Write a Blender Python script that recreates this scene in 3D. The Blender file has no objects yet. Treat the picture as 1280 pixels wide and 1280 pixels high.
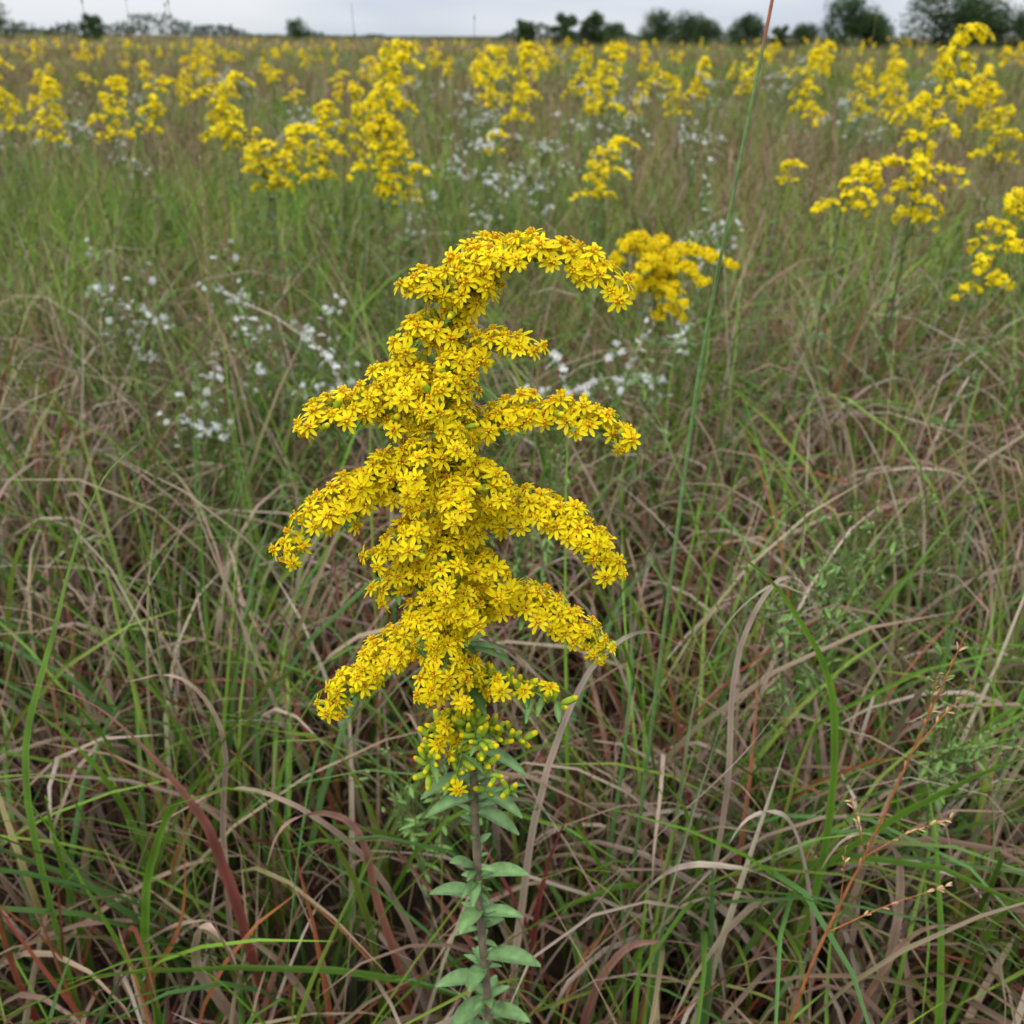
import bpy, math, numpy as np
from mathutils import Vector
rng = np.random.default_rng(7)
scene = bpy.context.scene
U = rng.uniform

# ------------------------------------------------------------------ mesh helper
class MB:
    def __init__(s):
        s.v=[];s.c=[];s.q=[];s.t=[];s.qm=[];s.tm=[];s.n=0
    def add(s, v, c, q=None, t=None, m=0):
        v=np.asarray(v,float).reshape(-1,3); c=np.asarray(c,float)
        if c.ndim==1: c=np.tile(c,(len(v),1))
        s.v.append(v); s.c.append(c[:,:3])
        if q is not None and len(q):
            q=np.asarray(q,int).reshape(-1,4)+s.n; s.q.append(q); s.qm.append(np.full(len(q),m))
        if t is not None and len(t):
            t=np.asarray(t,int).reshape(-1,3)+s.n; s.t.append(t); s.tm.append(np.full(len(t),m))
        s.n+=len(v)
    def mesh(s,name,mats,smooth=True):
        v=np.concatenate(s.v); c=np.concatenate(s.c)
        q=np.concatenate(s.q) if s.q else np.zeros((0,4),int)
        t=np.concatenate(s.t) if s.t else np.zeros((0,3),int)
        mi=np.concatenate((s.qm or [np.zeros(0)])+(s.tm or [np.zeros(0)])).astype(np.int32)
        loops=np.concatenate([q.ravel(),t.ravel()]).astype(np.int32)
        ls=np.concatenate([np.arange(len(q))*4, len(q)*4+np.arange(len(t))*3]).astype(np.int32)
        me=bpy.data.meshes.new(name)
        me.vertices.add(len(v)); me.vertices.foreach_set('co',v.astype(np.float32).ravel())
        me.loops.add(len(loops)); me.loops.foreach_set('vertex_index',loops)
        me.polygons.add(len(ls)); me.polygons.foreach_set('loop_start',ls)
        for m in mats: me.materials.append(m)
        me.polygons.foreach_set('material_index',mi)
        me.polygons.foreach_set('use_smooth',np.full(len(ls),smooth))
        me.update(calc_edges=True)
        a=me.color_attributes.new('Col','FLOAT_COLOR','POINT')
        a.data.foreach_set('color',np.concatenate([np.clip(c,0,1),np.ones((len(c),1))],1).astype(np.float32).ravel())
        return me
def obj(name,me,loc=(0,0,0),rot=0,scale=(1,1,1),parent=None):
    o=bpy.data.objects.new(name,me); o.location=loc; o.rotation_euler=(0,0,rot); o.scale=scale
    scene.collection.objects.link(o)
    if parent: o.parent=parent
    return o

# ------------------------------------------------------------------ materials
def plant_mat(name, rough=0.5, transl=0.3, nscale=0, namt=0.35, spec=0.3):
    m=bpy.data.materials.new(name); m.use_nodes=True
    nt=m.node_tree; N=nt.nodes; L=nt.links; N.clear()
    out=N.new('ShaderNodeOutputMaterial')
    at=N.new('ShaderNodeAttribute'); at.attribute_name='Col'
    col=at.outputs['Color']
    if nscale:
        tc=N.new('ShaderNodeTexCoord')
        nz=N.new('ShaderNodeTexNoise'); nz.inputs['Scale'].default_value=nscale; nz.inputs['Detail'].default_value=2
        L.new(tc.outputs['Object'],nz.inputs['Vector'])
        mr=N.new('ShaderNodeMapRange'); mr.inputs[1].default_value=0.3; mr.inputs[2].default_value=0.7
        mr.inputs[3].default_value=1-namt; mr.inputs[4].default_value=1+namt
        L.new(nz.outputs['Fac'],mr.inputs[0])
        mul=N.new('ShaderNodeVectorMath'); mul.operation='SCALE'
        L.new(col,mul.inputs[0]); L.new(mr.outputs[0],mul.inputs['Scale'])
        col=mul.outputs[0]
    pb=N.new('ShaderNodeBsdfPrincipled'); pb.inputs['Roughness'].default_value=rough
    pb.inputs['Specular IOR Level'].default_value=spec
    L.new(col,pb.inputs['Base Color'])
    if transl>0:
        tr=N.new('ShaderNodeBsdfTranslucent'); L.new(col,tr.inputs['Color'])
        mx=N.new('ShaderNodeMixShader'); mx.inputs[0].default_value=transl
        L.new(pb.outputs[0],mx.inputs[1]); L.new(tr.outputs[0],mx.inputs[2])
        L.new(mx.outputs[0],out.inputs['Surface'])
    else: L.new(pb.outputs[0],out.inputs['Surface'])
    return m
M_grass=plant_mat('grass_blade',0.45,0.25,0,0,0.3)
M_field=plant_mat('grass_field',0.7,0.0,0,0,0.12)
M_petal=plant_mat('petal',0.55,0.35,0,0,0.12)
M_leaf=plant_mat('leaf',0.55,0.12,150,0.25,0.3)
M_tree=plant_mat('tree_foliage',0.7,0.0,1.5,0.35,0.15)

# ------------------------------------------------------------------ primitives
def nrm(a): 
    a=np.asarray(a,float); return a/(np.linalg.norm(a,axis=-1,keepdims=True)+1e-9)
def spline(P,n):
    P=np.asarray(P,float); k=len(P)
    Q=np.vstack([2*P[0]-P[1],P,2*P[-1]-P[-2]])
    out=[]
    for u in np.linspace(0,k-1,n):
        i=min(int(u),k-2); t=u-i; a,b,c,d=Q[i],Q[i+1],Q[i+2],Q[i+3]
        out.append(0.5*((2*b)+(-a+c)*t+(2*a-5*b+4*c-d)*t*t+(-a+3*b-3*c+d)*t**3))
    return np.array(out)
def tube(mb,P,r,col,sides=6,m=1):
    P=np.asarray(P,float); n=len(P); r=np.broadcast_to(np.asarray(r,float),(n,))
    T=nrm(np.gradient(P,axis=0)); ref=np.array([0.31,0.87,0.12])
    A=nrm(np.cross(T,ref)); B=np.cross(T,A)
    an=np.arange(sides)*2*np.pi/sides
    V=P[:,None]+r[:,None,None]*(np.cos(an)[None,:,None]*A[:,None]+np.sin(an)[None,:,None]*B[:,None])
    q=[]
    for i in range(n-1):
        for j in range(sides):
            k=(j+1)%sides; q.append((i*sides+j,i*sides+k,(i+1)*sides+k,(i+1)*sides+j))
    col=np.asarray(col,float)
    if col.ndim==2: col=np.repeat(col,sides,0)
    mb.add(V,col,q,m=m)
def ribbon(mb,P,w,colA,colB,m=0,fold=0.25,twist=0.0,side=None,taper=0.8):
    P=np.asarray(P,float); n=len(P); s=np.linspace(0,1,n)
    T=nrm(np.gradient(P,axis=0))
    ref=np.array(side if side is not None else [1,0.2,0.0]); A=nrm(ref-(T*ref).sum(1,keepdims=True)*T)
    tw=twist*s[:,None]; A2=A*np.cos(tw)+np.cross(T,A)*np.sin(tw); Nn=np.cross(T,A2)
    pr=w*0.5*np.clip(0.5+s*2,0,1)*np.power(np.clip(1-s,0,1),taper)+0.0002; pr=pr[:,None]
    j=U(-0.2,0.2,(n,1))
    V=np.stack([P-A2*pr*(1+j),P+Nn*pr*fold,P+A2*pr*(1-j)],1)
    q=[]
    for i in range(n-1):
        for k in range(2): q.append((i*3+k,i*3+k+1,i*3+k+4,i*3+k+3))
    C=(np.asarray(colA)*(1-s[:,None])+np.asarray(colB)*s[:,None])*U(0.7,1.15,(n,1))
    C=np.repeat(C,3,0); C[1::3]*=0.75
    mb.add(V,C,q,m=m)
def leaf(mb,p,d,L,w,col,droop=0.4,m=1,rows=6):
    d=nrm(d); side=nrm(np.cross(d,[0,0,1])+1e-4); up=np.cross(side,d)
    V=[];C=[]
    for i in range(rows+1):
        s=i/rows; pr=w*0.5*(math.sin(math.pi*min(1,s*0.93+0.05))**0.75)+0.0003
        c=np.array(p)+d*L*s-np.array([0,0,1])*droop*L*s*s
        for k in (-1,0,1):
            V.append(c+side*pr*k+up*(abs(k)*pr*0.4)); C.append(np.array(col)*(0.85 if k else 1.35))
    q=[(i*3+j,i*3+j+1,i*3+j+4,i*3+j+3) for i in range(rows) for j in range(2)]
    mb.add(V,C,q,m=m)

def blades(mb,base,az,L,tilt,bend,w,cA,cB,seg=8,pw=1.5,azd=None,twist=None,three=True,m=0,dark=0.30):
    n=len(base); s=np.linspace(0,1,seg+1); sm=(s[:-1]+s[1:])/2
    azd=np.zeros(n) if azd is None else azd; twist=np.zeros(n) if twist is None else twist
    pw=np.broadcast_to(pw,(n,))
    def D(ss):
        th=tilt[:,None]+bend[:,None]*ss[None]**pw[:,None]; a=az[:,None]+azd[:,None]*ss[None]
        return np.stack([np.sin(th)*np.cos(a),np.sin(th)*np.sin(a),np.cos(th)],-1),a
    d,_=D(sm); P=np.concatenate([np.zeros((n,1,3)),np.cumsum(d*(L/seg)[:,None,None],1)],1)+base[:,None]
    P[...,2]=np.maximum(P[...,2],base[:,None,2]+0.012)
    T,a=D(s); S=np.stack([-np.sin(a),np.cos(a),0*a],-1); Nn=np.cross(T,S)
    tw=(twist[:,None]*(s[None]-0.3))[...,None]; S2=S*np.cos(tw)+Nn*np.sin(tw); N2=np.cross(T,S2)
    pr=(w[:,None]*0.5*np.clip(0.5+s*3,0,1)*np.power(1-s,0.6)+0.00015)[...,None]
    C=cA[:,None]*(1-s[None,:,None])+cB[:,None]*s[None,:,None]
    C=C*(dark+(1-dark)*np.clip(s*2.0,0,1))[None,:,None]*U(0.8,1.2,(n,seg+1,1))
    if three:
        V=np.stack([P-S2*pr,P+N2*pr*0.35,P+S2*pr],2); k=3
    else:
        V=np.stack([P-S2*pr,P+S2*pr],2); k=2
    C=np.repeat(C[:,:,None],k,2)
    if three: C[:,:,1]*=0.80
    q=np.array([(i*k+j,i*k+j+1,(i+1)*k+j+1,(i+1)*k+j) for i in range(seg) for j in range(k-1)])
    Q=(q[None]+(np.arange(n)*(seg+1)*k)[:,None,None]).reshape(-1,4)
    mb.add(V.reshape(-1,3),C.reshape(-1,3),Q,m=m)

# ------------------------------------------------------------------ terrain
def sstep(a): a=np.clip(a,0,1); return a*a*(3-2*a)
def tzv(x,y): return sstep((y-35)/100)*(np.clip(-x,-90,90)*0.012+0.25)
def tz(x,y): return float(tzv(x,y))
nx=70;gx=np.sign(np.linspace(-1,1,nx+1))*np.abs(np.linspace(-1,1,nx+1))**2.5*1500
ny=90;gy=-30+np.linspace(0,1,ny+1)**3*2800
V=[(x,y,tz(x,y)+(0 if y>30 else 0.012*math.sin(x*3.1+y*2)) ) for y in gy for x in gx]
q=[(j*(nx+1)+i,j*(nx+1)+i+1,(j+1)*(nx+1)+i+1,(j+1)*(nx+1)+i) for j in range(ny) for i in range(nx)]
gm=bpy.data.materials.new('soil_and_thatch'); gm.use_nodes=True; nt=gm.node_tree; N=nt.nodes; Lk=nt.links
pb=N['Principled BSDF']; pb.inputs['Roughness'].default_value=0.95; pb.inputs['Specular IOR Level'].default_value=0.1
ge=N.new('ShaderNodeNewGeometry'); nz=N.new('ShaderNodeTexNoise'); nz.inputs['Scale'].default_value=14; nz.inputs['Detail'].default_value=5
Lk.new(ge.outputs['Position'],nz.inputs['Vector'])
cr=N.new('ShaderNodeValToRGB'); Lk.new(nz.outputs['Fac'],cr.inputs[0])
cr.color_ramp.elements[0].position=0.35; cr.color_ramp.elements[0].color=(0.012,0.009,0.006,1)
cr.color_ramp.elements[1].position=0.7; cr.color_ramp.elements[1].color=(0.055,0.035,0.02,1)
nz2=N.new('ShaderNodeTexNoise'); nz2.inputs['Scale'].default_value=0.08; nz2.inputs['Detail'].default_value=8; nz2.inputs['Roughness'].default_value=0.7
Lk.new(ge.outputs['Position'],nz2.inputs['Vector'])
cr2=N.new('ShaderNodeValToRGB'); Lk.new(nz2.outputs['Fac'],cr2.inputs[0])
cr2.color_ramp.elements[0].position=0.35; cr2.color_ramp.elements[0].color=(0.10,0.10,0.03,1)
cr2.color_ramp.elements[1].position=0.65; cr2.color_ramp.elements[1].color=(0.22,0.14,0.07,1)
sx=N.new('ShaderNodeSeparateXYZ'); Lk.new(ge.outputs['Position'],sx.inputs[0])
mr=N.new('ShaderNodeMapRange'); mr.inputs[1].default_value=8; mr.inputs[2].default_value=40; Lk.new(sx.outputs['Y'],mr.inputs[0])
mx=N.new('ShaderNodeMix'); mx.data_type='RGBA'; Lk.new(mr.outputs[0],mx.inputs['Factor']); Lk.new(cr.outputs[0],mx.inputs[6]); Lk.new(cr2.outputs[0],mx.inputs[7])
Lk.new(mx.outputs[2],pb.inputs['Base Color'])
mb=MB(); mb.add(V,(0.1,0.1,0.1),q); obj('ground',mb.mesh('ground',[gm]))

# ------------------------------------------------------------------ grass palettes
GREEN=np.array([(0.100,0.205,0.018),(0.145,0.265,0.026),(0.075,0.150,0.020),(0.18,0.25,0.032),(0.08,0.175,0.038)])
OLIVE=np.array([(0.17,0.170,0.034),(0.22,0.185,0.05),(0.12,0.140,0.028),(0.14,0.17,0.034)])
TAN=np.array([(0.48,0.34,0.25),(0.38,0.235,0.17),(0.60,0.47,0.37),(0.31,0.175,0.125),(0.42,0.30,0.18)])
RED=np.array([(0.27,0.060,0.035),(0.19,0.050,0.035),(0.32,0.12,0.045),(0.15,0.045,0.038)])
DEAD=np.array([(0.18,0.10,0.065),(0.12,0.062,0.042),(0.27,0.165,0.105),(0.14,0.085,0.048)])
def pick(P,n): 
    return P[rng.integers(0,len(P),n)]*U(0.65,1.25,(n,1))

# near meadow, unique blades in tufts
mb=MB()
def tufts(kind,count,per,y0=-0.25,y1=2.7):
    c=[]
    while len(c)<count:
        y=y0+(y1-y0)*U()**0.95; x=U(-2.6,2.6)
        if abs(x)<0.72*max(y,0)+0.55: c.append((x,y))
    c=np.array(c); n=count*per
    cen=np.repeat(c,per,0); off=rng.normal(0,0.028,(n,2))
    if kind in('dead','fine'): off=rng.normal(0,0.11,(n,2))
    base=np.column_stack([cen+off,np.zeros(n)])
    out=np.arctan2(off[:,1],off[:,0]); az=out+rng.normal(0,0.9,n)
    near=np.clip((base[:,1]-0.50)/0.35,0,1)
    if kind=='green':
        L=U(0.42,0.82,n); tilt=U(0.03,0.42,n); bend=U(0.3,1.9,n); w=U(0.0045,0.0120,n); pw=U(1.0,2.4,n)
        cA=pick(GREEN,n); cB=np.where(U(size=(n,1))<0.28,pick(TAN,n),cA*U(0.9,1.4,(n,1))); red=U(size=n)<0.10; cA[red]=pick(RED,red.sum())
    elif kind=='dry':
        L=U(0.38,0.70,n); tilt=U(0.05,0.6,n); bend=U(1.4,4.8,n); w=U(0.005,0.0130,n); pw=U(1.5,5,n)
        cA=pick(TAN,n)*0.6; cB=pick(TAN,n)
    elif kind=='red':
        L=U(0.32,0.66,n); tilt=U(0.03,0.5,n); bend=U(0.2,2.2,n); w=U(0.003,0.011,n); pw=U(1,2.8,n)
        cA=pick(RED,n); cB=np.where(U(size=(n,1))<0.5,pick(TAN,n)*.85,pick(RED,n)*1.3)
    elif kind=='fine':
        L=U(0.45,0.85,n); tilt=U(0.0,0.35,n); bend=U(0.0,0.9,n); w=U(0.0015,0.0032,n); pw=U(1,2,n)
        cA=pick(OLIVE,n); cB=np.where(U(size=(n,1))<0.4,pick(TAN,n),pick(OLIVE,n))
    else:
        L=U(0.15,0.46,n); tilt=U(0.3,1.3,n); bend=U(0.0,2.6,n); w=U(0.003,0.010,n); pw=U(1,2.5,n); az=U(0,6.283,n)
        cA=pick(DEAD,n); cB=pick(DEAD,n)*1.5
    L=L*(0.52+0.48*near)*(1+0.08*np.clip(base[:,1]-1.2,0,2))
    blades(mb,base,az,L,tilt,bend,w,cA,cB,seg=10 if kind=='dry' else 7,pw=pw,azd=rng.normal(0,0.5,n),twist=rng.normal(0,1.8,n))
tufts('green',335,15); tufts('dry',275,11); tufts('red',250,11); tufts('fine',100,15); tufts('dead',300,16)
def hero(pts,w,cA,cB,y=0.70,twist=1.3):
    P=spline([(a/100,y+(c/100 if c else 0),b/100) for a,b,c in pts],30)
    ph=U(0,6.28,3); s=np.linspace(0,1,30)[:,None]
    P=P+0.006*s*np.sin(s*np.array([9,7,11])+ph)
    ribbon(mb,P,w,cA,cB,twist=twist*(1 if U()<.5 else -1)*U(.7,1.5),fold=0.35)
tan1=(0.60,0.49,0.39); tan2=(0.44,0.31,0.22); rd=(0.22,0.045,0.035); gr=(0.11,0.24,0.024)
hero([(-1,0,8),(0,17.6,5),(1.9,44.5,2),(5.8,61.1,0),(11,69.3,-1),(15.2,69.6,-3)],0.010,tan2,tan1)
hero([(0,0,10),(3,20,4),(11.3,37,2),(18.1,51.8,0),(24.8,65,-2)],0.008,tan2,tan1)
hero([(-27,5,4),(-28.4,39.3,0),(-30.6,51.8,-1),(-35,61,-2),(-42,66,-4)],0.014,rd,(0.43,0.2,0.14),twist=1.8)
hero([(-29,0,2),(-30,17.6,0),(-32,30,-3),(-30,38.4,-5),(-26.5,37,-6),(-25.5,34,-6)],0.015,tan2,(0.55,0.36,0.26))
hero([(-16,0,4),(-19.4,17.6,2),(-21.6,37,0),(-23.4,53,-1)],0.006,tan2,tan1)
hero([(-50,10,4),(-46,50,0),(-39.3,69.6,0),(-34,82,2),(-27,88,4)],0.010,gr,(0.2,0.31,0.06))
hero([(5,0,5),(10.6,17.6,2),(17,36,0),(24.8,46.5,-3),(33,51.8,-6)],0.012,gr,(0.2,0.36,0.04),twist=.5)
hero([(1,10,5),(3.2,36,2),(7.5,53.7,0),(12.5,61,-1)],0.0095,rd,(0.28,0.06,0.06))
hero([(-6,10,4),(0.9,19,0),(10.3,23.6,0),(22.5,23,0),(36,17,0)],0.009,(0.22,0.31,0.04),(0.34,0.36,0.1),twist=.5)
hero([(-50,0,4),(-52,17.6,0),(-51,34,-2),(-49,46,-3)],0.010,rd,(0.4,0.12,0.06))
hero([(34,0,5),(33,24,2),(30,38,0),(26,48,-1),(22.5,50,-2),(21,47,-3)],0.010,tan2,tan1)
hero([(52,0,5),(50,30,2),(46,50,0),(40,60,0),(36,60,0)],0.008,gr,tan2)
hero([(-40,0,2),(-38,30,0),(-33,48,0),(-24,56,0),(-17,57,0)],0.011,gr,(0.17,0.31,0.03),twist=.5)
hero([(20,0,8),(22,40,6),(21,62,4),(22.5,71,3),(25,72,2),(27,69,1)],0.007,tan2,tan1)
hero([(14,0,8),(17,40,6),(18,62,4),(22,71,3),(26,72,2)],0.008,gr,tan1)
hero([(40,0,4),(41,25,2),(38,42,0),(33,47,-2),(30,44,-3)],0.012,tan2,(0.5,0.35,0.27))
hero([(-8,0,9),(-12,25,7),(-18,42,4),(-27,50,2),(-36,46,0)],0.009,tan2,(0.46,0.31,0.23))
hero([(-36,0,2),(-41,30,0),(-44,50,-2),(-50,58,-3)],0.010,gr,(0.17,0.31,0.03))
hero([(8,0,4),(10,25,2),(15,40,0),(22,44,-2),(27,40,-3)],0.012,tan2,tan1)
hero([(28,0,6),(32,30,4),(30,58,2),(24,72,0),(16,78,-1)],0.011,gr,(0.17,0.31,0.03),twist=.6)
hero([(-20,0,4),(-24,22,2),(-31,33,0),(-39,31,-2),(-42,26,-3)],0.013,tan2,(0.46,0.29,0.22))
hero([(-10,0,6),(-14,30,4),(-16,44,2),(-21,47,0),(-24,43,-1)],0.011,(.28,.08,.045),(0.46,0.29,0.22))
hero([(10,0,2),(8,18,0),(12,32,-2),(19,33,-3),(22,28,-4)],0.011,(.28,.08,.045),(0.5,0.34,0.26))
hero([(-34,0,8),(-31,36,7),(-29,52,6),(-31,60,5),(-36,61,4)],0.008,tan2,(0.46,0.31,0.22))
hero([(-44,0,4),(-40,20,0),(-34,34,-2),(-30,50,-3)],0.010,(.28,.08,.03),(0.38,0.14,0.06))
hero([(38,0,0),(36,18,-2),(40,34,-3),(47,38,-4)],0.011,(.28,.08,.03),tan2)
obj('meadow_grass',mb.mesh('meadow_grass',[M_grass]))

# ------------------------------------------------------------------ field grass, density falling with distance
mb=MB()
def fieldband(y0,y1,n,side_m,wmul,seg,lm=1.0,br_=0.0):
    yy=np.sqrt(U(size=n)*(y1*y1-y0*y0)+y0*y0) if y0>=0 else U(y0,y1,n)
    x=U(-1,1,n)*(0.66*np.maximum(yy,0)+side_m)
    keep=~((yy<2.55)&(np.abs(x)<0.72*np.maximum(yy,0)+0.45))&~((yy<.4)&(np.abs(x)<1.2))
    x=x[keep];yy=yy[keep];n=len(x)
    base=np.column_stack([x,yy,tzv(x,yy)])
    pat=np.sin(x*1.3+2*np.sin(yy*.7))+np.sin(yy*1.1+x*.4)+1.2*np.sin(x*.21+yy*.13)+rng.normal(0,.8,n)
    u=U(size=n)+pat*0.13+br_
    kind=np.select([u<0.34,u<0.68,u<0.84],[0,1,2],3)
    L=U(0.42,0.80,n)*lm; w=U(0.003,0.009,n); cA=pick(GREEN,n); cB=cA*1.2
    i=kind==1; cA[i]=pick(OLIVE,i.sum()); cB[i]=pick(OLIVE,i.sum())*1.2; w[i]*=0.55
    i=kind==2; cA[i]=pick(TAN,i.sum())*0.6; cB[i]=pick(TAN,i.sum())*.8
    i=kind==3; cA[i]=pick(RED,i.sum()); cB[i]=pick(TAN,i.sum())*0.6; w[i]*=0.6
    st=U(size=n)<0.03; L[st]=U(.8,1.08,st.sum()); w[st]*=.6
    bend=np.where(kind==2,U(0.8,3.2,n),U(0.2,1.6,n)); bend[st]=.2
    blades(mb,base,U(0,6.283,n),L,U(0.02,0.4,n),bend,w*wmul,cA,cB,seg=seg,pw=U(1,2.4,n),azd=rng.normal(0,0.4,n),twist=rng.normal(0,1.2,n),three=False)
fieldband(-0.6,2.6,7000,1.5,1.1,5)
fieldband(2.5,5.5,30000,0.9,1.05,5)
fieldband(5.5,12,30000,0.5,1.8,4,1,.03)
fieldband(12,32,32000,0,3.3,3,1,.08)
fieldband(32,75,22000,0,7,3,1,.12)
fieldband(75,160,15000,0,15,2,1.1,.2)
obj('meadow_grass_field',mb.mesh('meadow_grass_field',[M_field]))

# ------------------------------------------------------------------ flower heads
def head_template(lod,seed,white=False):
    r=np.random.default_rng(seed); mb=MB()
    if white: yel=np.array((0.84,0.84,0.84)); disc=np.array((0.65,0.55,0.14)); R=0.0085; npet=9; pw=0.0024
    else:
        yel=np.array((0.96,0.77,0.008)); disc=np.array((0.86,0.50,0.02)); R=0.0072
        npet={2:int(r.integers(7,10)),1:6,0:5}[lod]; pw={2:0.0024,1:0.0040,0:0.0055}[lod]
    for i in range(npet):
        a=2*math.pi*(i+r.uniform(-.18,.18))/npet; lift=r.uniform(-0.25,0.55); ln=R*r.uniform(0.8,1.12)
        cr_,sr=math.cos(a),math.sin(a); rad=np.array((cr_,sr,0)); tan=np.array((-sr,cr_,0))
        rows={2:[(0.12,0.35),(0.45,0.95),(0.8,0.9),(1.0,0.35)],1:[(0.1,0.5),(0.6,1.0),(1.0,0.5)],0:[(0.05,0.7),(1.0,0.8)]}[lod]
        V=[];C=[]; br=r.uniform(0.85,1.06)
        ks=(-1,0,1) if lod==2 else (-1,1)
        for s,wd in rows:
            c=rad*ln*s+np.array((0,0,1))*(ln*(lift*s-0.45*s*s*max(lift,-0.1)-0.18*s*s))
            for k in ks:
                V.append(c+tan*k*pw*0.5*wd+np.array((0,0,1))*(abs(k)*pw*0.14)); C.append(yel*br)
        kk=len(ks); q=[(i2*kk+j,i2*kk+j+1,(i2+1)*kk+j+1,(i2+1)*kk+j) for i2 in range(len(rows)-1) for j in range(kk-1)]
        mb.add(V,C,q,m=0)
    if lod==2:
        for i in range(8):
            a=i*2.4; rr=0.0017*math.sqrt(i/8.0)*1.1; h=0.0026+r.uniform(0,0.002); p=np.array((rr*math.cos(a),rr*math.sin(a),-0.0008))
            d=np.array((rr*math.cos(a)*0.5,rr*math.sin(a)*0.5,h)); c=disc*r.uniform(0.8,1.15) if r.random()<.5 else yel*0.97
            V=[]
            for s,w in((0,0.0005),(0.75,0.0006),(1,0.00095)):
                for k in range(4):
                    b=k*math.pi/2+a; V.append(p+d*s+np.array((math.cos(b)*w,math.sin(b)*w,0)))
            q=[(l*4+k,l*4+(k+1)%4,l*4+4+(k+1)%4,l*4+4+k) for l in range(2) for k in range(4)]+[(8,9,10,11)]
            mb.add(V,[c]*12,q,m=0)
    else:
        w=0.0016;V=[(w,0,0.001),(0,w,0.001),(-w,0,0.001),(0,-w,0.001),(0,0,0.0026)]
        mb.add(V,disc*1.05,t=[(0,1,4),(1,2,4),(2,3,4),(3,0,4)],m=0)
    if lod==0: return mb
    sd=6 if lod==2 else 4; V=[];C=[]
    g=np.array((0.46,0.50,0.06)) if not white else np.array((0.2,0.3,0.08))
    for z,w,c in((0.0002,0.0021,g*1.25),(-0.003,0.0019,g),(-0.0055,0.0007,g*0.7)):
        for k in range(sd):
            b=2*math.pi*k/sd; V.append((w*math.cos(b),w*math.sin(b),z)); C.append(c)
    q=[(l*sd+k,l*sd+(k+1)%sd,(l+1)*sd+(k+1)%sd,(l+1)*sd+k) for l in range(2) for k in range(sd)]
    mb.add(V,C,q,m=1)
    return mb
def bud_template(seed,green=False):
    r=np.random.default_rng(seed); mb=MB(); sd=6; V=[];C=[]
    g=np.array((0.34,0.46,0.04)); yy=np.array((0.90,0.72,0.012)) if not green else np.array((0.3,0.38,0.12)); op=r.uniform(0,1)
    if green: g=np.array((0.18,0.27,0.08))
    prof=[(-0.006,0.0006,g*0.7),(-0.004,0.0019,g),(-0.001,0.0022,g*1.2),(0.0016,0.0020,g*1.1),(0.003,0.0017,yy),(0.0044,0.0006+0.001*op,yy)]
    for z,w,c in prof:
        for k in range(sd):
            b=2*math.pi*k/sd; ww=w*(1.12 if k%2 else 0.92); V.append((ww*math.cos(b),ww*math.sin(b),z)); C.append(c)
    q=[(l*sd+k,l*sd+(k+1)%sd,(l+1)*sd+(k+1)%sd,(l+1)*sd+k) for l in range(len(prof)-1) for k in range(sd)]
    t=[(len(prof)*sd-sd,len(prof)*sd-sd+k,len(prof)*sd-sd+k+1) for k in range(1,sd-1)]
    mb.add(V,C,q,t,m=0); return mb
def freeze(mb):
    v=np.concatenate(mb.v);c=np.concatenate(mb.c)
    parts=[]
    for Q,M in ((mb.q,mb.qm),(mb.t,mb.tm)):
        parts.append((np.concatenate(Q),np.concatenate(M)) if Q else None)
    return v,c,parts
H2=[freeze(head_template(2,i)) for i in range(12)]
H1=[freeze(head_template(1,i)) for i in range(5)]
H0=[freeze(head_template(0,i)) for i in range(5)]
HW=[freeze(head_template(1,i,True)) for i in range(4)]
BD=[freeze(bud_template(i)) for i in range(4)]
BG=[freeze(bud_template(i,True)) for i in range(3)]
def stamp(mb,T,p,ax,sc,tint=1.0):
    v,c,parts=T; ax=nrm(ax); ref=np.array((0.2,0.3,1.0)) if abs(ax[2])<0.9 else np.array((1.0,0,0))
    A=nrm(np.cross(ref,ax)); B=np.cross(ax,A); sp=U(0,6.28)
    A2=A*math.cos(sp)+B*math.sin(sp); B2=np.cross(ax,A2)
    V=(v[:,:1]*A2+v[:,1:2]*B2+v[:,2:]*ax)*sc+p
    n0=mb.n; mb.v.append(V); mb.c.append(c*tint); mb.n+=len(V)
    if parts[0]: mb.q.append(parts[0][0]+n0); mb.qm.append(parts[0][1])
    if parts[1]: mb.t.append(parts[1][0]+n0); mb.tm.append(parts[1][1])

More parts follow.
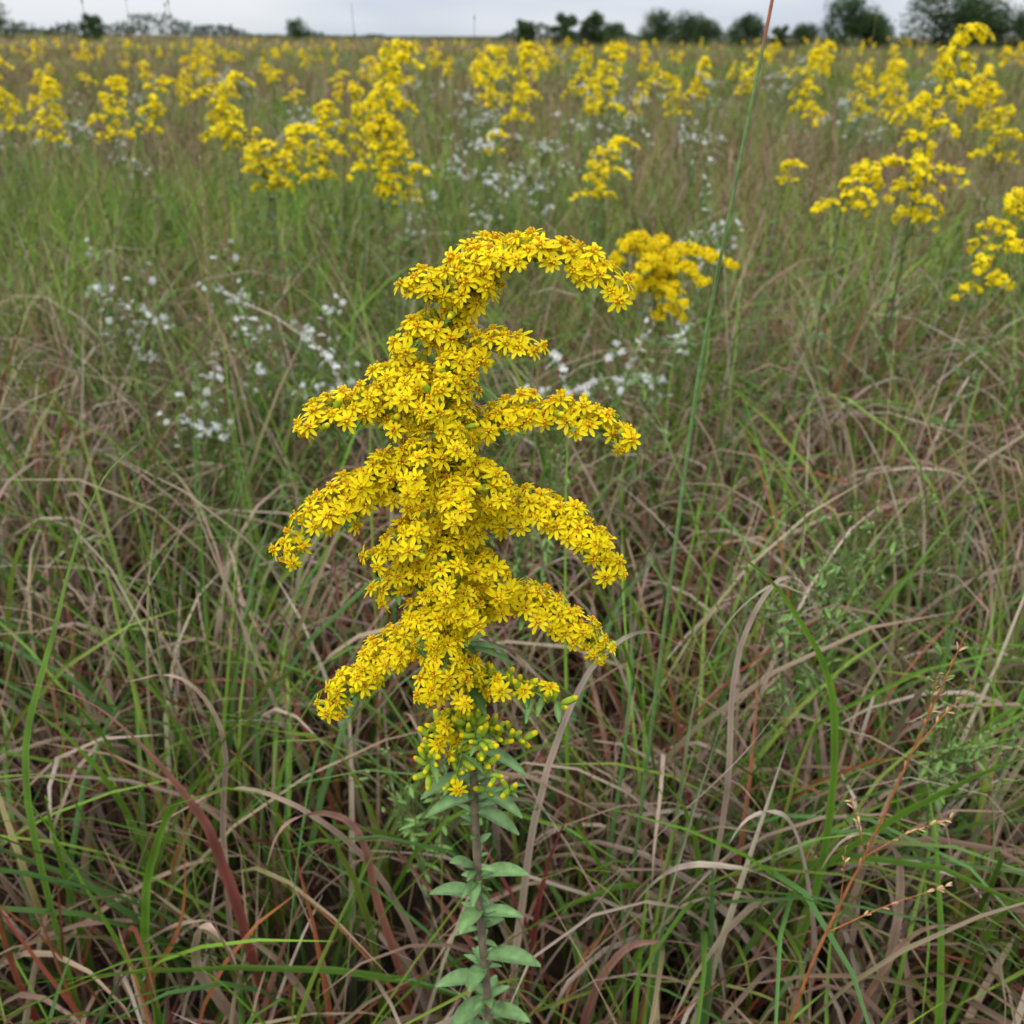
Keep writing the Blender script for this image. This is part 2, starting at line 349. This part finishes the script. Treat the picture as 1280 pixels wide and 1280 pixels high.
SG=np.array((0.15,0.23,0.045))
def flower_branch(mb,P,heads,T,spread,placed=None,mind=0.007,buds=0.04,sc=1.0,ped=True,rb=0.0011,taper=0.35,zmin=-9):
    n=len(P)
    tube(mb,P,np.linspace(rb,rb*0.5,n),SG,5 if ped else 3,m=1)
    Tn=nrm(np.gradient(P,axis=0)); made=0
    for _ in range(heads*4):
        if made>=heads: break
        t=U(0.06,1.0); i=min(n-1,int(t*(n-1))); p=P[i]; d=Tn[i]
        off=nrm(rng.normal(size=3)*[1,1,0.8]+[0,0,0.65]); off=off-d*(off@d)*0.7
        if off[2]<zmin: off[2]=abs(off[2])*.6
        if t>0.88: off=off+d*0.9
        off=nrm(off); rr=spread*U(0.35,1.0)*(1.0-taper*t)
        hp=p+off*rr+d*rr*0.3
        if placed is not None:
            if len(placed) and np.min(np.sum((np.array(placed)-hp)**2,1))<mind**2: continue
            placed.append(hp)
        made+=1
        ax=nrm(off*0.9+[0,-0.18,0.42]+rng.normal(size=3)*0.25)
        if U()<buds: stamp(mb,BD[rng.integers(4)],hp,ax,sc*U(0.8,1.15),U(0.85,1.1))
        else: stamp(mb,T[rng.integers(len(T))],hp,ax,sc*U(0.82,1.12),U(0.9,1.04))
        if ped:
            q0=p-d*rr*0.35; e=hp-ax*0.0052*sc
            tube(mb,[q0,(q0+e)/2+[0,0,-0.0008],e],[0.0006,0.0005,0.0006],SG*1.3,3,m=1)

# ------------------------------------------------------------------ main goldenrod
mb=MB(); Y0=0.50
def W(x,z,y=0): return np.array((x/100,Y0+y/100,z/100))
stem=spline([W(-1.0,0,1),W(-1.4,22),W(-1.8,45.4),W(-2.3,56.8),W(-2.5,64.6),W(-2.6,71.1),W(-2.8,76.5),W(-3.2,82.6),W(-3.5,88.1),W(-3.7,92.2),W(-3.5,97.1),W(-2.7,101.6),W(-2.1,103.6),W(-1.5,105.0)],90)
ss=np.linspace(0,1,90)[:,None]
stc=np.array((0.19,0.12,0.105))*(1-ss)+np.array((0.20,0.22,0.07))*ss
stc=stc*U(0.8,1.2,(90,1))
tube(mb,stem,np.linspace(0.0036,0.0013,90),stc,9,m=1)
placed=[]
def br(pts,heads,spread=0.018,buds=0.035,sc=0.92,hm=2.05,zmin=-.10,mind=.0061,sm=1.18):
    heads=int(heads*hm); spread*=sm
    P=spline([W(*p) for p in pts],26); flower_branch(mb,P,heads,H2,spread,placed,mind,buds,sc,zmin=zmin)
    for _ in range(max(3,heads//12)):
        i=rng.integers(2,24); leaf(mb,P[i],nrm(rng.normal(size=3)*[1,1,0.3]+[0,0,-0.25]+(P[min(25,i+2)]-P[i])*60),U(0.009,0.018),0.004,(0.11,0.2,0.05),0.2,rows=4)
br([(-2.4,102.0),(-1.6,103.9,-.5),(.7,104.9,-1),(3.2,104.7,-1.2),(5.0,103.6,-1.5)],54,0.0135)
br([(-2.6,101.5),(-3.4,103.2,-.5),(-4.6,103.3,-1)],26,0.0135)
br([(-2.4,102.5),(-2.2,104.2,1),(-0.8,104.8,2)],14,0.012)
br([(-2.9,99.4),(-.9,100.3,-.8),(.9,100.2,-1.4)],18,0.010,0.1)
br([(-2.8,100.2),(-4.0,101.1,-.5),(-5.2,100.6,-1)],22,0.013)
br([(-3.2,98.6),(-3.0,99.4,-1.5),(-3.4,98.8,-3)],16,0.012)
br([(-3.4,97.0),(-5.4,98.5,-.6),(-7.2,98.0,-1)],34,0.015)
br([(-3.4,98.0),(-4.8,98.8,-1.2),(-5.6,98.2,-2.4)],16,0.012)
br([(-3.6,94.6),(-6.6,96.3,-.8),(-9.0,96.7,-1.2),(-10.8,96.1,-1.5)],50,0.0145)
br([(-3.6,94.2),(0,96.2,-.8),(3.0,96.5,-1.2),(5.6,95.5,-1.5)],54,0.0140)
br([(-3.6,90.6),(-6.7,92.2,-1),(-9.4,91.3,-1.6),(-12.1,89.2,-2.0)],78,0.0175)
br([(-3.5,88.8),(0,90.6,-1),(2.9,90.1,-1.6),(5.3,88.1,-2.0)],70,0.0165)
br([(-3.3,85.6),(-5.4,86.8,-1),(-7.0,86.0,-1.5)],32,0.015)
br([(-3.2,83.2),(0,84.6,-1),(2.6,84.0,-1.6),(5.1,82.1,-2.0)],56,0.0145)
br([(-3,80.8),(-6.0,81.8,-1),(-8.6,80.2,-1.6),(-10.9,78.0,-2.0)],64,0.0155)
for a in ([(-3.6,92.6),(-5.8,94.0,-1.6),(-7.6,93.4,-2.4)],[(-3.6,92.5),(-2.0,93.4,-2),(-1.0,92.8,-3)],[(-3.5,88),(-5.6,89.6,-2),(-7.4,88.8,-2.6)],
          [(-3.4,87.0),(-1.8,87.6,-2),(-.6,86.8,-3)],[(-3.3,84),(-5.0,84.4,-2),(-6.0,83.0,-3)]):
    br(a,22,0.013,hm=1.6)
for z,x1,y1,h in((98,-4.0,-3.6,16),(96.2,-2.8,-4,16),(94.5,-5.0,-4.4,24),(92.5,-2.9,-4.8,24),(90.5,-5.2,-4.4,24),(88.5,-3.6,-5.2,24),(86.0,-2.6,-4.6,20),(85,-4.8,-4.6,22),(83,-3.8,-5.0,22),(81,-4.8,-4.4,20),(80.5,-2.9,-4.4,18),
                 (96,-3,4,9),(93,-4.8,4.5,10),(90,-2.4,5,10),(86,-4.3,5,10),(83,-3,4.6,9)):
    br([(-3.4,z-1),((x1-3.4)/2,z+0.6,y1*0.55),(x1,z-0.2,y1)],h,0.0135,hm=1.55,sm=1.1)
# lower, budding
kw=dict(sm=1.05)
br([(-2.8,76.2),(-0.4,78.4,-1),(1.5,78.5,-1.5),(3.1,77.8,-1.8)],44,0.011,0.78,0.98,1.5,**kw)
br([(-2.7,74.9),(-3.9,76.0,-1.2),(-4.9,74.8,-1.8),(-5.4,72.6,-2.1)],40,0.012,0.78,0.98,1.5,-.9,**kw)
br([(-2.7,74.6),(-2.6,76.4,-1.8),(-1.8,75.8,-2.8)],34,0.013,0.95,0.98,1.5,**kw)
br([(-2.7,73.8),(-1.0,75.4,-1.2),(0.5,75.1,-1.7)],28,0.011,0.96,0.95,1.5,-.5,**kw)
br([(-2.7,72.6),(-3.2,73.8,-1.6),(-3.6,72.4,-2.3)],24,0.011,0.92,0.95,1.5,-.9,**kw)
br([(-2.7,71.6),(-1.9,73.0,-1.4),(-1.2,72.4,-2.1)],16,0.009,0.97,0.92,1.5,-.9,**kw)
br([(-2.7,77.8),(-4.2,79.2,-1.3),(-4.9,79.0,-2.2)],24,0.012,0.5,0.95,1.5,**kw)
br([(-2.7,78.2),(-1.6,79.6,-1.6),(-0.8,79.6,-2.4)],18,0.011,0.5,0.95,1.5,**kw)
br([(-2.6,69.2),(-0.9,70.0,-.8),(-0.1,70.5,-1)],8,0.006,0.7,0.95,1,**kw)
LG=np.array((0.105,0.185,0.06))
def lf(x,z,dx,dz,dy,L,w,dr=0.35): leaf(mb,W(x,z),(dx,dy,dz),L*1.15,w*1.0,LG*U(0.85,1.3),dr*1.2,rows=8)
lf(-2.6,70.5,-1,0.15,-.3,0.032,0.012); lf(-2.6,69.6,1,0.1,-.5,0.032,0.012); lf(-2.6,73,1,0.1,-.4,0.034,0.010)
lf(-2.6,68.6,-1,0.2,-.3,0.030,0.011); lf(-2.5,67.5,1,.1,-.4,0.028,0.012)
lf(-2.4,62,-.5,0.7,-.3,0.030,0.012,.2); lf(-2.4,61.5,1,.55,-.2,0.036,0.013,.25); lf(-2.3,59.5,-1,.55,-.1,0.036,0.012,.3); lf(-2.3,58,-.4,0.5,-.7,0.028,0.013)
lf(-2.3,57.5,1,.5,-.1,0.03,0.011); lf(-2.1,53,1,.5,-.2,0.042,0.015); lf(-2.1,52,-.3,.5,-.7,.028,.013); lf(-2.0,50.5,-1,.55,-.2,.038,.014); lf(-2.,48.5,-.6,.2,-.6,.036,.015)
lf(-1.9,47,.9,.5,-.3,.034,.013); lf(-1.8,45,-.9,.4,-.2,.04,.015); lf(-1.8,42,.9,.4,-.2,.04,.015)
for z0_ in (70,68,61.5,57,52.5,48.5,45):   # small leaf rosettes at the nodes
    for _ in range(7):
        z=z0_+U(-.8,.8); i=int(np.argmin(np.abs(stem[:,2]-z/100))); a=U(0,6.28)
        leaf(mb,stem[i],(math.cos(a),math.sin(a),U(0.1,0.9)),U(0.012,0.024),U(0.004,0.008),LG*U(0.8,1.4),0.3,rows=4)
for _ in range(45):
    z=U(46,78); i=int(np.argmin(np.abs(stem[:,2]-z/100))); a=U(0,6.28)
    leaf(mb,stem[i],(math.cos(a),math.sin(a),U(0.1,0.8)),U(0.006,0.016),U(0.003,0.006),LG*U(0.8,1.25),0.2,rows=4)
for _ in range(60):
    z=U(78,102); i=int(np.argmin(np.abs(stem[:,2]-z/100))); a=U(0,6.28)
    leaf(mb,stem[i],(math.cos(a),math.sin(a),U(-0.2,0.5)),U(0.015,0.035),U(0.004,0.008),(0.10,0.19,0.045),0.3,rows=4)
for _ in range(20):
    z=U(3,42); i=int(np.argmin(np.abs(stem[:,2]-z/100))); a=U(0,6.28)
    leaf(mb,stem[i],(math.cos(a),math.sin(a),0.3),U(0.03,0.045),U(0.008,0.013),LG*U(0.6,1.),0.4)
obj('goldenrod_plant',mb.mesh('goldenrod_plant',[M_petal,M_leaf]))

# ------------------------------------------------------------------ background goldenrods
def goldenrod(seed,nod,wide,plume,T=H1,hf=0.9,sc=1.12,spread=0.0165,step=0.016,nleaf=34):
    r=np.random.default_rng(seed); mb=MB()
    top=1.0; z0=top-plume
    pts=[(0,0,0),(r.normal(0,.02),r.normal(0,.02),.4),(0,0,z0),(nod*0.1,0,z0+plume*0.5),(nod*0.45,0,z0+plume*0.9),(nod,0,top-nod*0.35)]
    S=spline(pts,40); tube(mb,S,np.linspace(0.0028,0.001,40),(0.13,0.15,0.05),4,m=1)
    nb=int(plume/step)
    for b in range(nb):
        f=(b+0.5)/nb; zi=z0+plume*f*0.9; i=int(np.argmin(np.abs(S[:32,2]-zi)))
        a=b*2.4+r.normal(0,.5); ln=wide*(1-f)**0.5*r.uniform(0.4,1.3)+0.018
        if f<0.2: ln*=0.8
        d=nrm((math.cos(a)+3.0*nod,math.sin(a)*0.9,0))
        p0=S[i]; P=spline([p0,p0+d*ln*.45+[0,0,ln*.22],p0+d*ln*.8+[0,0,ln*.14],p0+d*ln*1.05-[0,0,ln*.12]],8)
        flower_branch(mb,P,int((6+ln*280)*hf),T,spread,None,buds=0.0,sc=sc,ped=False,rb=0.0012,taper=.4)
    P=S[-11:]; flower_branch(mb,P,int(40*hf),T,spread*.85,None,sc=sc,ped=False,buds=0,taper=.4)
    for k in range(nleaf):
        zz=r.uniform(0.35,z0+.08); i=int(np.argmin(np.abs(S[:,2]-zz))); a=r.uniform(0,6.28)
        leaf(mb,S[i],(math.cos(a),math.sin(a),0.5),r.uniform(.03,.07),.011,np.array((.09,.155,.035))*r.uniform(.6,1.1),.4,rows=3)
    return mb.mesh('goldenrod_plant_mesh',[M_petal,M_leaf])
GR=[goldenrod(1,0.09,0.065,0.21),goldenrod(2,0.16,0.05,0.19),goldenrod(3,0.06,0.075,0.24),goldenrod(4,0.19,0.055,0.18),goldenrod(5,0.12,0.075,0.20),goldenrod(6,0.11,0.065,0.34)]
LO=[goldenrod(21,0.07,0.07,0.18,H0,.45,2.0,.02,.022,10),goldenrod(22,0.12,0.06,0.15,H0,.45,2.0,.02,.022,10),goldenrod(23,0.04,0.08,0.2,H0,.45,2.0,.02,.022,10),goldenrod(24,0.08,0.05,0.11,H0,.45,2.0,.018,.02,10)]
SM=goldenrod(8,0.07,0.045,0.09)
ARCH=goldenrod(9,0.22,0.04,0.12,H1,1.1,spread=.015,step=.013)
pl=[(-1.70,3.5,1.06,4,3.2),(-1.36,3.5,1.04,0,.3),(-1.30,3.7,1.03,1,.1),(-.90,3.2,1.06,4,.2),(-.86,3.2,1.02,1,3.6),(-.63,2.6,.97,1,3.0),(-.62,2.62,.96,3,-.2),(-.56,3.0,.99,2,1.0),(-.34,2.6,1.16,5,.2),(-.28,2.6,.97,0,2.8),(-.44,3.0,1.04,0,2.0),(-.36,2.9,1.12,4,-.3),
(.02,3.6,1.14,2,.5),(.31,3.6,1.14,0,-.4),(.28,3.7,1.12,4,2),(.24,2.9,.90,4,.3),(.59,5,.98,1,.2),(.8,5,1.0,4,3),(1.42,3,1.03,0,3.),(1.25,4.5,1.11,2,.2),(1.5,4.5,1.04,0,1),(1.75,4.8,1.06,2,2),(1.1,5,1.11,1,.5),(-.1,4.6,1.12,0,0.4),(-2.1,4.2,1.08,4,.2),(-1.75,3.9,1.02,2,0)]
for x,y,h,k,rz in pl: s_=U(.92,1.1); obj('goldenrod_plant',GR[k],(x,y,0),rz,(s_,s_,h))
obj('goldenrod_plant',GR[5],(.84,2.1,0),.2,(1.05,1.05,1.19))
obj('goldenrod_plant',ARCH,(.66,2.0,0),.15,(1,1,.94))
obj('goldenrod_plant',GR[0],(.84,1.72,0),.6,(.9,.9,.92))
for x,y,h,rz in((-.08,3.4,.87,.4),(.85,3.2,.80,0),(1.10,3.2,.80,1)): obj('goldenrod_plant',SM,(x,y,0),rz,(1,1,h))
# second plant, just behind the main one: two broad arching lobes
mb=MB(); o=np.array((.245,1.6,-.008))
S=spline([o,o+[.01,0,.4],o+[0,0,.70],o+[-.01,0,.80],o+[.0,0,.85]],30); tube(mb,S,np.linspace(.003,.0012,30),(.13,.15,.05),5,m=1)
def b2(pts,h,sp=.021): flower_branch(mb,spline([o+np.array(p)/100 for p in pts],18),int(h*1.8),H2,sp,buds=.02,sc=.98,ped=False,zmin=-.2)
b2([(0,0,80),(-2.5,-1,85),(-5,-1,86),(-7.5,-2,83.5)],80); b2([(0,0,80),(2,-1,84.0),(6,-1,84.0),(11.5,-2,82)],95); b2([(0,0,79),(-2,-3,83),(-4.5,-5,81)],60)
b2([(0,0,78),(2.5,-3,82),(6,-5,80.5)],60); b2([(0,0,76),(1,-3,79),(3,-5,77)],40); b2([(0,0,77),(-2,-2,79.5),(-4,-3,78)],44); b2([(0,0,73),(1,-2,75.5),(3.5,-3,74)],26,.014); b2([(0,0,80),(0,3,85),(1,6,84)],36)
b2([(0,0,79),(-1.5,-1,83.5),(-3,-1,84)],44)
for k in range(40):
    i=rng.integers(8,26); a=U(0,6.28); leaf(mb,S[i],(math.cos(a),math.sin(a),.4),U(.02,.045),.010,LG*U(.6,1.2),.3,rows=4)
obj('goldenrod_plant',mb.mesh('goldenrod_plant_b',[M_petal,M_leaf]))
drift=bpy.data.objects.new('goldenrod_drift',None); scene.collection.objects.link(drift)
cnt=0
while cnt<370:
    y=4.8+48*U()**1.1; x=U(-1,1)*(0.60*y+1)
    k=math.sin(x*0.55+y*0.25)+math.sin(y*0.6-x*0.3+1)
    if k<-0.3 and U()<0.85: continue
    h=U(0.72,1.12); s_=U(.65,1.2); obj('goldenrod_flower_stem',LO[rng.integers(4)],(x,y,tz(x,y)),U(0,6.28),(s_,s_,h),drift); cnt+=1

# ------------------------------------------------------------------ white asters
def aster(seed,heads,spread,top,tmpl=HW,big=1.05):
    r=np.random.default_rng(seed); mb=MB()
    S=spline([(0,0,0),(.02,0,.3),(0,.01,top*0.8)],14); tube(mb,S,np.linspace(.0025,.0012,14),(.14,.17,.06),4,m=1)
    nb=max(5,heads//5)
    for b in range(nb):
        a=r.uniform(0,6.28); rr=spread*math.sqrt(r.random()); p0=S[r.integers(6,14)]
        e=np.array((rr*math.cos(a),rr*math.sin(a),top*r.uniform(0.80,1.06)))
        P=spline([p0,(p0+e)/2+[0,0,.0],e],6); tube(mb,P,.0008,(.13,.19,.05),3,m=1)
        for h in range(heads//nb):
            o=r.normal(size=3)*[.018,.018,.014]; hp=e+o
            tube(mb,[P[3],(P[3]+hp)/2+[0,0,-.004],hp],.0005,(.13,.19,.05),3,m=1)
            stamp(mb,tmpl[r.integers(len(tmpl))],hp,nrm(r.normal(size=3)*.6+[0,-.3,.7]),r.uniform(.6,1.15)*big,r.uniform(.75,1))
        for k in range(8):
            leaf(mb,P[r.integers(0,6)],r.normal(size=3),r.uniform(.012,.028),.005,(.13,.22,.05),.1,rows=3)
    return mb.mesh('white_aster_mesh',[M_petal,M_leaf])
AS=[aster(1,46,.11,.66),aster(2,32,.08,.68),aster(3,58,.13,.72),aster(4,22,.05,.74)]
al=[(-.77,2.06,1,3),(-.79,2.0,.96,1),(-.41,1.8,.97,0),(-.36,1.75,.93,1),(-.62,2.15,1.04,3),(-.60,2.1,.93,3),(-.53,1.66,.92,1),(-.55,1.62,.86,3),(-.04,3.2,1.14,2),(-.2,3.2,1.16,0),(.1,3.3,1.14,2),(.02,3.0,1.12,0),(-.28,3.0,1.1,1),(.47,2.4,1.18,3),(.45,2.35,1.14,3),(.49,2.45,1.1,1),(.065,1.62,.99,1),(.16,1.7,.97,1),(.24,1.72,.95,3),(.36,1.95,.97,3),(.4,4.0,1.28,2),(-.15,3.9,1.3,2),(.9,5,1.3,2),(-1.5,4,1.2,1),(-.8,4.2,1.25,0),(.7,3.8,1.22,0),(.3,3.5,1.2,2),(-.05,2.7,1.1,1),(-1.0,2.3,1,3)]
for x,y,s,k in al: obj('white_aster_plant',AS[k],(x,y,0),U(0,6.28),(1,1,s))
adr=bpy.data.objects.new('white_aster_drift',None); scene.collection.objects.link(adr)
for _ in range(65):
    y=4.5+18*U()**1.3; x=U(-1,1)*(0.6*y); obj('white_aster_stem',AS[rng.integers(4)],(x,y,0),U(0,6.28),(1.1,1.1,U(1.1,1.35)),adr)
BDA=aster(11,40,.09,.66,BG,1.0)
for x,y,s,rz in((.33,.95,1.0,1),(.40,1.0,.97,2),(.45,.80,.85,0),(-.10,.78,.72,1.2),(.05,1.25,.9,3)): obj('budding_aster_plant',BDA,(x,y,0),rz,(1,1,s))

# ------------------------------------------------------------------ individual stalks
mb=MB()
P=spline([(.13,.82,0),(.145,.80,.5),(.158,.80,.819),(.164,.80,.915),(.179,.80,1.063),(.191,.80,1.174),(.197,.80,1.25)],40)
c=np.tile((0.15,0.25,0.08),(40,1)).astype(float); c[31:35]=(0.34,0.13,0.06)
tube(mb,P,np.linspace(.0022,.0011,40),c,6,m=0)
ribbon(mb,spline([(.158,.80,.819),(.166,.80,.93),(.172,.79,1.02)],12),.004,(.15,.25,.08),(.2,.25,.1))
obj('tall_grass_stalk',mb.mesh('tall_grass_stalk',[M_leaf]))
mb=MB(); RC=np.array((.36,.13,.05))
main=spline([(.22,.57,0),(.241,.55,.395),(.262,.55,.53),(.273,.55,.581),(.291,.55,.684),(.308,.55,.784)],40)
tube(mb,main,np.linspace(.0017,.0005,40),RC,5,m=0)
def side(a,b,n=14):
    a=np.array(a);b=np.array(b); P=spline([a,(a+b)/2+[0,0,.004],b],14); tube(mb,P,np.linspace(.0007,.0003,14),RC*1.3,3,m=0)
    for k in range(n):
        p=P[rng.integers(4,14)]; d=nrm(nrm(b-a)+rng.normal(size=3)*.35); leaf(mb,p,d,.006,.0014,(.50,.33,.16),.1,m=0,rows=3)
side((.273,.55,.581),(.325,.54,.63)); side((.257,.55,.498),(.336,.54,.56)); side((.273,.55,.581),(.249,.54,.646))
side((.291,.55,.684),(.318,.54,.75),8); side((.262,.55,.53),(.252,.54,.60),8); side((.296,.55,.71),(.290,.54,.76),8)
for k in range(26):
    i=rng.integers(22,40); leaf(mb,main[i],nrm(nrm(main[-1]-main[20])+rng.normal(size=3)*.3),.008,.0016,(.45,.26,.14),.1,m=0,rows=3)
obj('red_grass_panicle',mb.mesh('red_grass_panicle',[M_leaf]))
mb=MB()
def seedstalk(x,y,h,lean,col,n=34,r=.0011):
    P=spline([(x,y,0),(x+lean*.3,y,h*.5),(x+lean,y,h)],24); tube(mb,P,np.linspace(r*1.2,r*.5,24),col,4,m=0)
    for k in range(n):
        i=rng.integers(17,24); leaf(mb,P[i],nrm((P[-1]-P[-3])*60+rng.normal(size=3)*.35),U(.006,.012),.0025,np.array(col)*U(.9,1.5),.1,m=0,rows=2)
seedstalk(-.345,.75,.80,.02,(.2,.25,.07))
for k in range(90):
    y=U(1.1,4.0); x=U(-.62,.62)*y
    if abs(x+.03)<.12 and y<2.2: continue
    if x>-.25*y and U()<.5: continue
    seedstalk(x,y,U(.85,1.12) if y>1.8 else U(.6,.85),U(-.08,.08),pick(np.vstack([OLIVE,TAN[3:],DEAD*1.3]),1)[0])
for x,y,h,l in((-.78,1.9,1.20,.03),(-.72,2.1,1.2,.05),(-.62,1.9,1.2,.02),(-.66,2.0,1.14,.02),(-.27,2.1,1.20,-.04),(-.10,2.3,1.18,.02),(-.9,2.4,1.22,.05),(.72,2.2,1.18,.02),(-.55,2.0,1.16,.03)): seedstalk(x,y,h,l,(.18,.16,.07))
obj('seed_head_grass',mb.mesh('seed_head_grass',[M_leaf]))

# ------------------------------------------------------------------ trees
def tree(seed,h,w):
    r=np.random.default_rng(seed); mb=MB()
    tube(mb,spline([(0,0,-.2),(r.normal(0,.1),0,h*.25),(r.normal(0,.15),0,h*.6)],8),np.linspace(h*.035,h*.015,8),(.06,.05,.04),7,m=0)
    for c in range(34):
        a=r.uniform(0,6.28); f=r.uniform(.10,.92); rad=w*.5*math.sin(math.pi*min(1,.3+f*.64))**.5*r.uniform(.2,.95)
        ctr=np.array((rad*math.cos(a),rad*math.sin(a),h*f)); cs=r.uniform(.12,.19)*w
        tube(mb,[np.array((0,0,h*f*.55)),ctr*[.5,.5,1]-[0,0,h*.08],ctr],[h*.012,h*.008,h*.003],(.06,.05,.04),4,m=0)
        n=130; d=nrm(r.normal(size=(n,3)))*r.uniform(.4,1.15,(n,1))*cs; p=ctr+d
        p[:,2]=np.maximum(p[:,2],.15)
        A=nrm(r.normal(size=(n,3)))*r.uniform(.07,.13,(n,1)); B=nrm(np.cross(A,r.normal(size=(n,3))))*r.uniform(.05,.11,(n,1))
        V=np.stack([p-A,p-B,p+A,p+B],1).reshape(-1,3); sh=r.uniform(.55,1.35)
        col=np.repeat(np.array((.035,.068,.02))*sh*r.uniform(.7,1.4,(n,1)),4,0)
        mb.add(V,col,np.arange(n*4).reshape(-1,4),m=0)
    return mb.mesh('tree_mesh',[M_tree])
TR=[tree(1,4.2,6),tree(2,4.0,4.5),tree(3,4.5,7),tree(4,3.4,3.2)]
for x,y,s,k in((-54,110,1.0,0),(-46,118,.8,3),(5.5,112,.95,3),(8.5,114,1.0,3),(16,118,.85,0),(19,116,.8,0),(24.5,112,.9,1),(33.5,108,1.15,0),(36.5,109,.95,1),(42.5,106,1.25,2),(46,107,1.2,0),(49,108,1.0,2),(51,106,.9,1),(29,116,.7,3),(31,114,.7,1),(22,122,.8,1),(1.5,124,.8,3),(-27,135,.6,0),(56,110,1.0,2),(39.5,118,.8,0),(12,126,.7,1)):
    obj('deciduous_tree',TR[k],(x,y,tz(x,y)-.1),U(0,6.28),(s,s,s))
mb=MB(); n=16000
x=U(-190,190,n); env=1.2+1.8*np.clip(np.sin(x*.06)+.6*np.sin(x*.17+1)+.5*np.sin(x*.41),-.4,1.6)
base=tzv(x,220); p=np.column_stack([x,220+U(-6,6,n),base+np.abs(env)*U(0,1,n)])
A=nrm(rng.normal(size=(n,3)))*U(.2,.5,(n,1)); B=nrm(np.cross(A,rng.normal(size=(n,3))))*U(.2,.4,(n,1))
mb.add(np.stack([p-A,p-B,p+A,p+B],1).reshape(-1,3),np.repeat(np.array((.08,.105,.08))*U(.7,1.3,(n,1)),4,0),np.arange(n*4).reshape(-1,4),m=0)
obj('distant_treeline',mb.mesh('distant_treeline',[M_tree]))

# ------------------------------------------------------------------ sky (overcast: brighter overhead than at the horizon) and sun
w=bpy.data.worlds.new('World'); scene.world=w; w.use_nodes=True; nt=w.node_tree; N=nt.nodes; L=nt.links
bg=N['Background']; bg.inputs['Strength'].default_value=0.13
sk=N.new('ShaderNodeTexSky'); sk.sky_type='NISHITA'; sk.sun_disc=False; sk.sun_elevation=math.radians(52); sk.sun_rotation=math.radians(215); sk.air_density=1; sk.dust_density=2
tc=N.new('ShaderNodeTexCoord'); mp=N.new('ShaderNodeMapping'); mp.inputs['Scale'].default_value=(1,1,5)
L.new(tc.outputs['Generated'],mp.inputs[0])
nz=N.new('ShaderNodeTexNoise'); nz.inputs['Scale'].default_value=3.0; nz.inputs['Detail'].default_value=3; L.new(mp.outputs[0],nz.inputs['Vector'])
cr=N.new('ShaderNodeValToRGB'); L.new(nz.outputs['Fac'],cr.inputs[0])
cr.color_ramp.elements[0].position=.32; cr.color_ramp.elements[0].color=(.58,.66,.78,1)
cr.color_ramp.elements[1].position=.62; cr.color_ramp.elements[1].color=(.85,.88,.92,1)
sx=N.new('ShaderNodeSeparateXYZ'); L.new(tc.outputs['Generated'],sx.inputs[0])
gr_=N.new('ShaderNodeMapRange'); gr_.inputs[1].default_value=0; gr_.inputs[2].default_value=.9; gr_.inputs[3].default_value=7.8; gr_.inputs[4].default_value=21.0; L.new(sx.outputs['Z'],gr_.inputs[0])
sc_=N.new('ShaderNodeVectorMath'); sc_.operation='SCALE'; L.new(cr.outputs[0],sc_.inputs[0]); L.new(gr_.outputs[0],sc_.inputs['Scale'])
mx=N.new('ShaderNodeMix'); mx.data_type='RGBA'; mx.inputs['Factor'].default_value=.88
L.new(sk.outputs[0],mx.inputs[6]); L.new(sc_.outputs[0],mx.inputs[7]); L.new(mx.outputs[2],bg.inputs['Color'])
sd=bpy.data.lights.new('sun','SUN'); sd.energy=1.5; sd.angle=math.radians(12); sd.color=(1,.95,.86)
so=bpy.data.objects.new('sun',sd); scene.collection.objects.link(so)
az=math.radians(215); el=math.radians(52)
dv=Vector((math.sin(az)*math.cos(el),math.cos(az)*math.cos(el),math.sin(el)))
so.rotation_euler=dv.to_track_quat('Z','Y').to_euler()

# ------------------------------------------------------------------ camera
cd=bpy.data.cameras.new('camera'); cd.sensor_width=36; cd.lens=18/math.tan(math.radians(28.0)); cd.clip_start=.02; cd.clip_end=5000
cd.dof.use_dof=True; cd.dof.focus_distance=.53; cd.dof.aperture_fstop=11.5
co=bpy.data.objects.new('camera',cd); scene.collection.objects.link(co); co.location=(0,0,1.15)
co.rotation_euler=(math.radians(90-26.3),0,0); scene.camera=co
scene.view_settings.view_transform='Standard'; scene.view_settings.look='None'; scene.view_settings.exposure=0
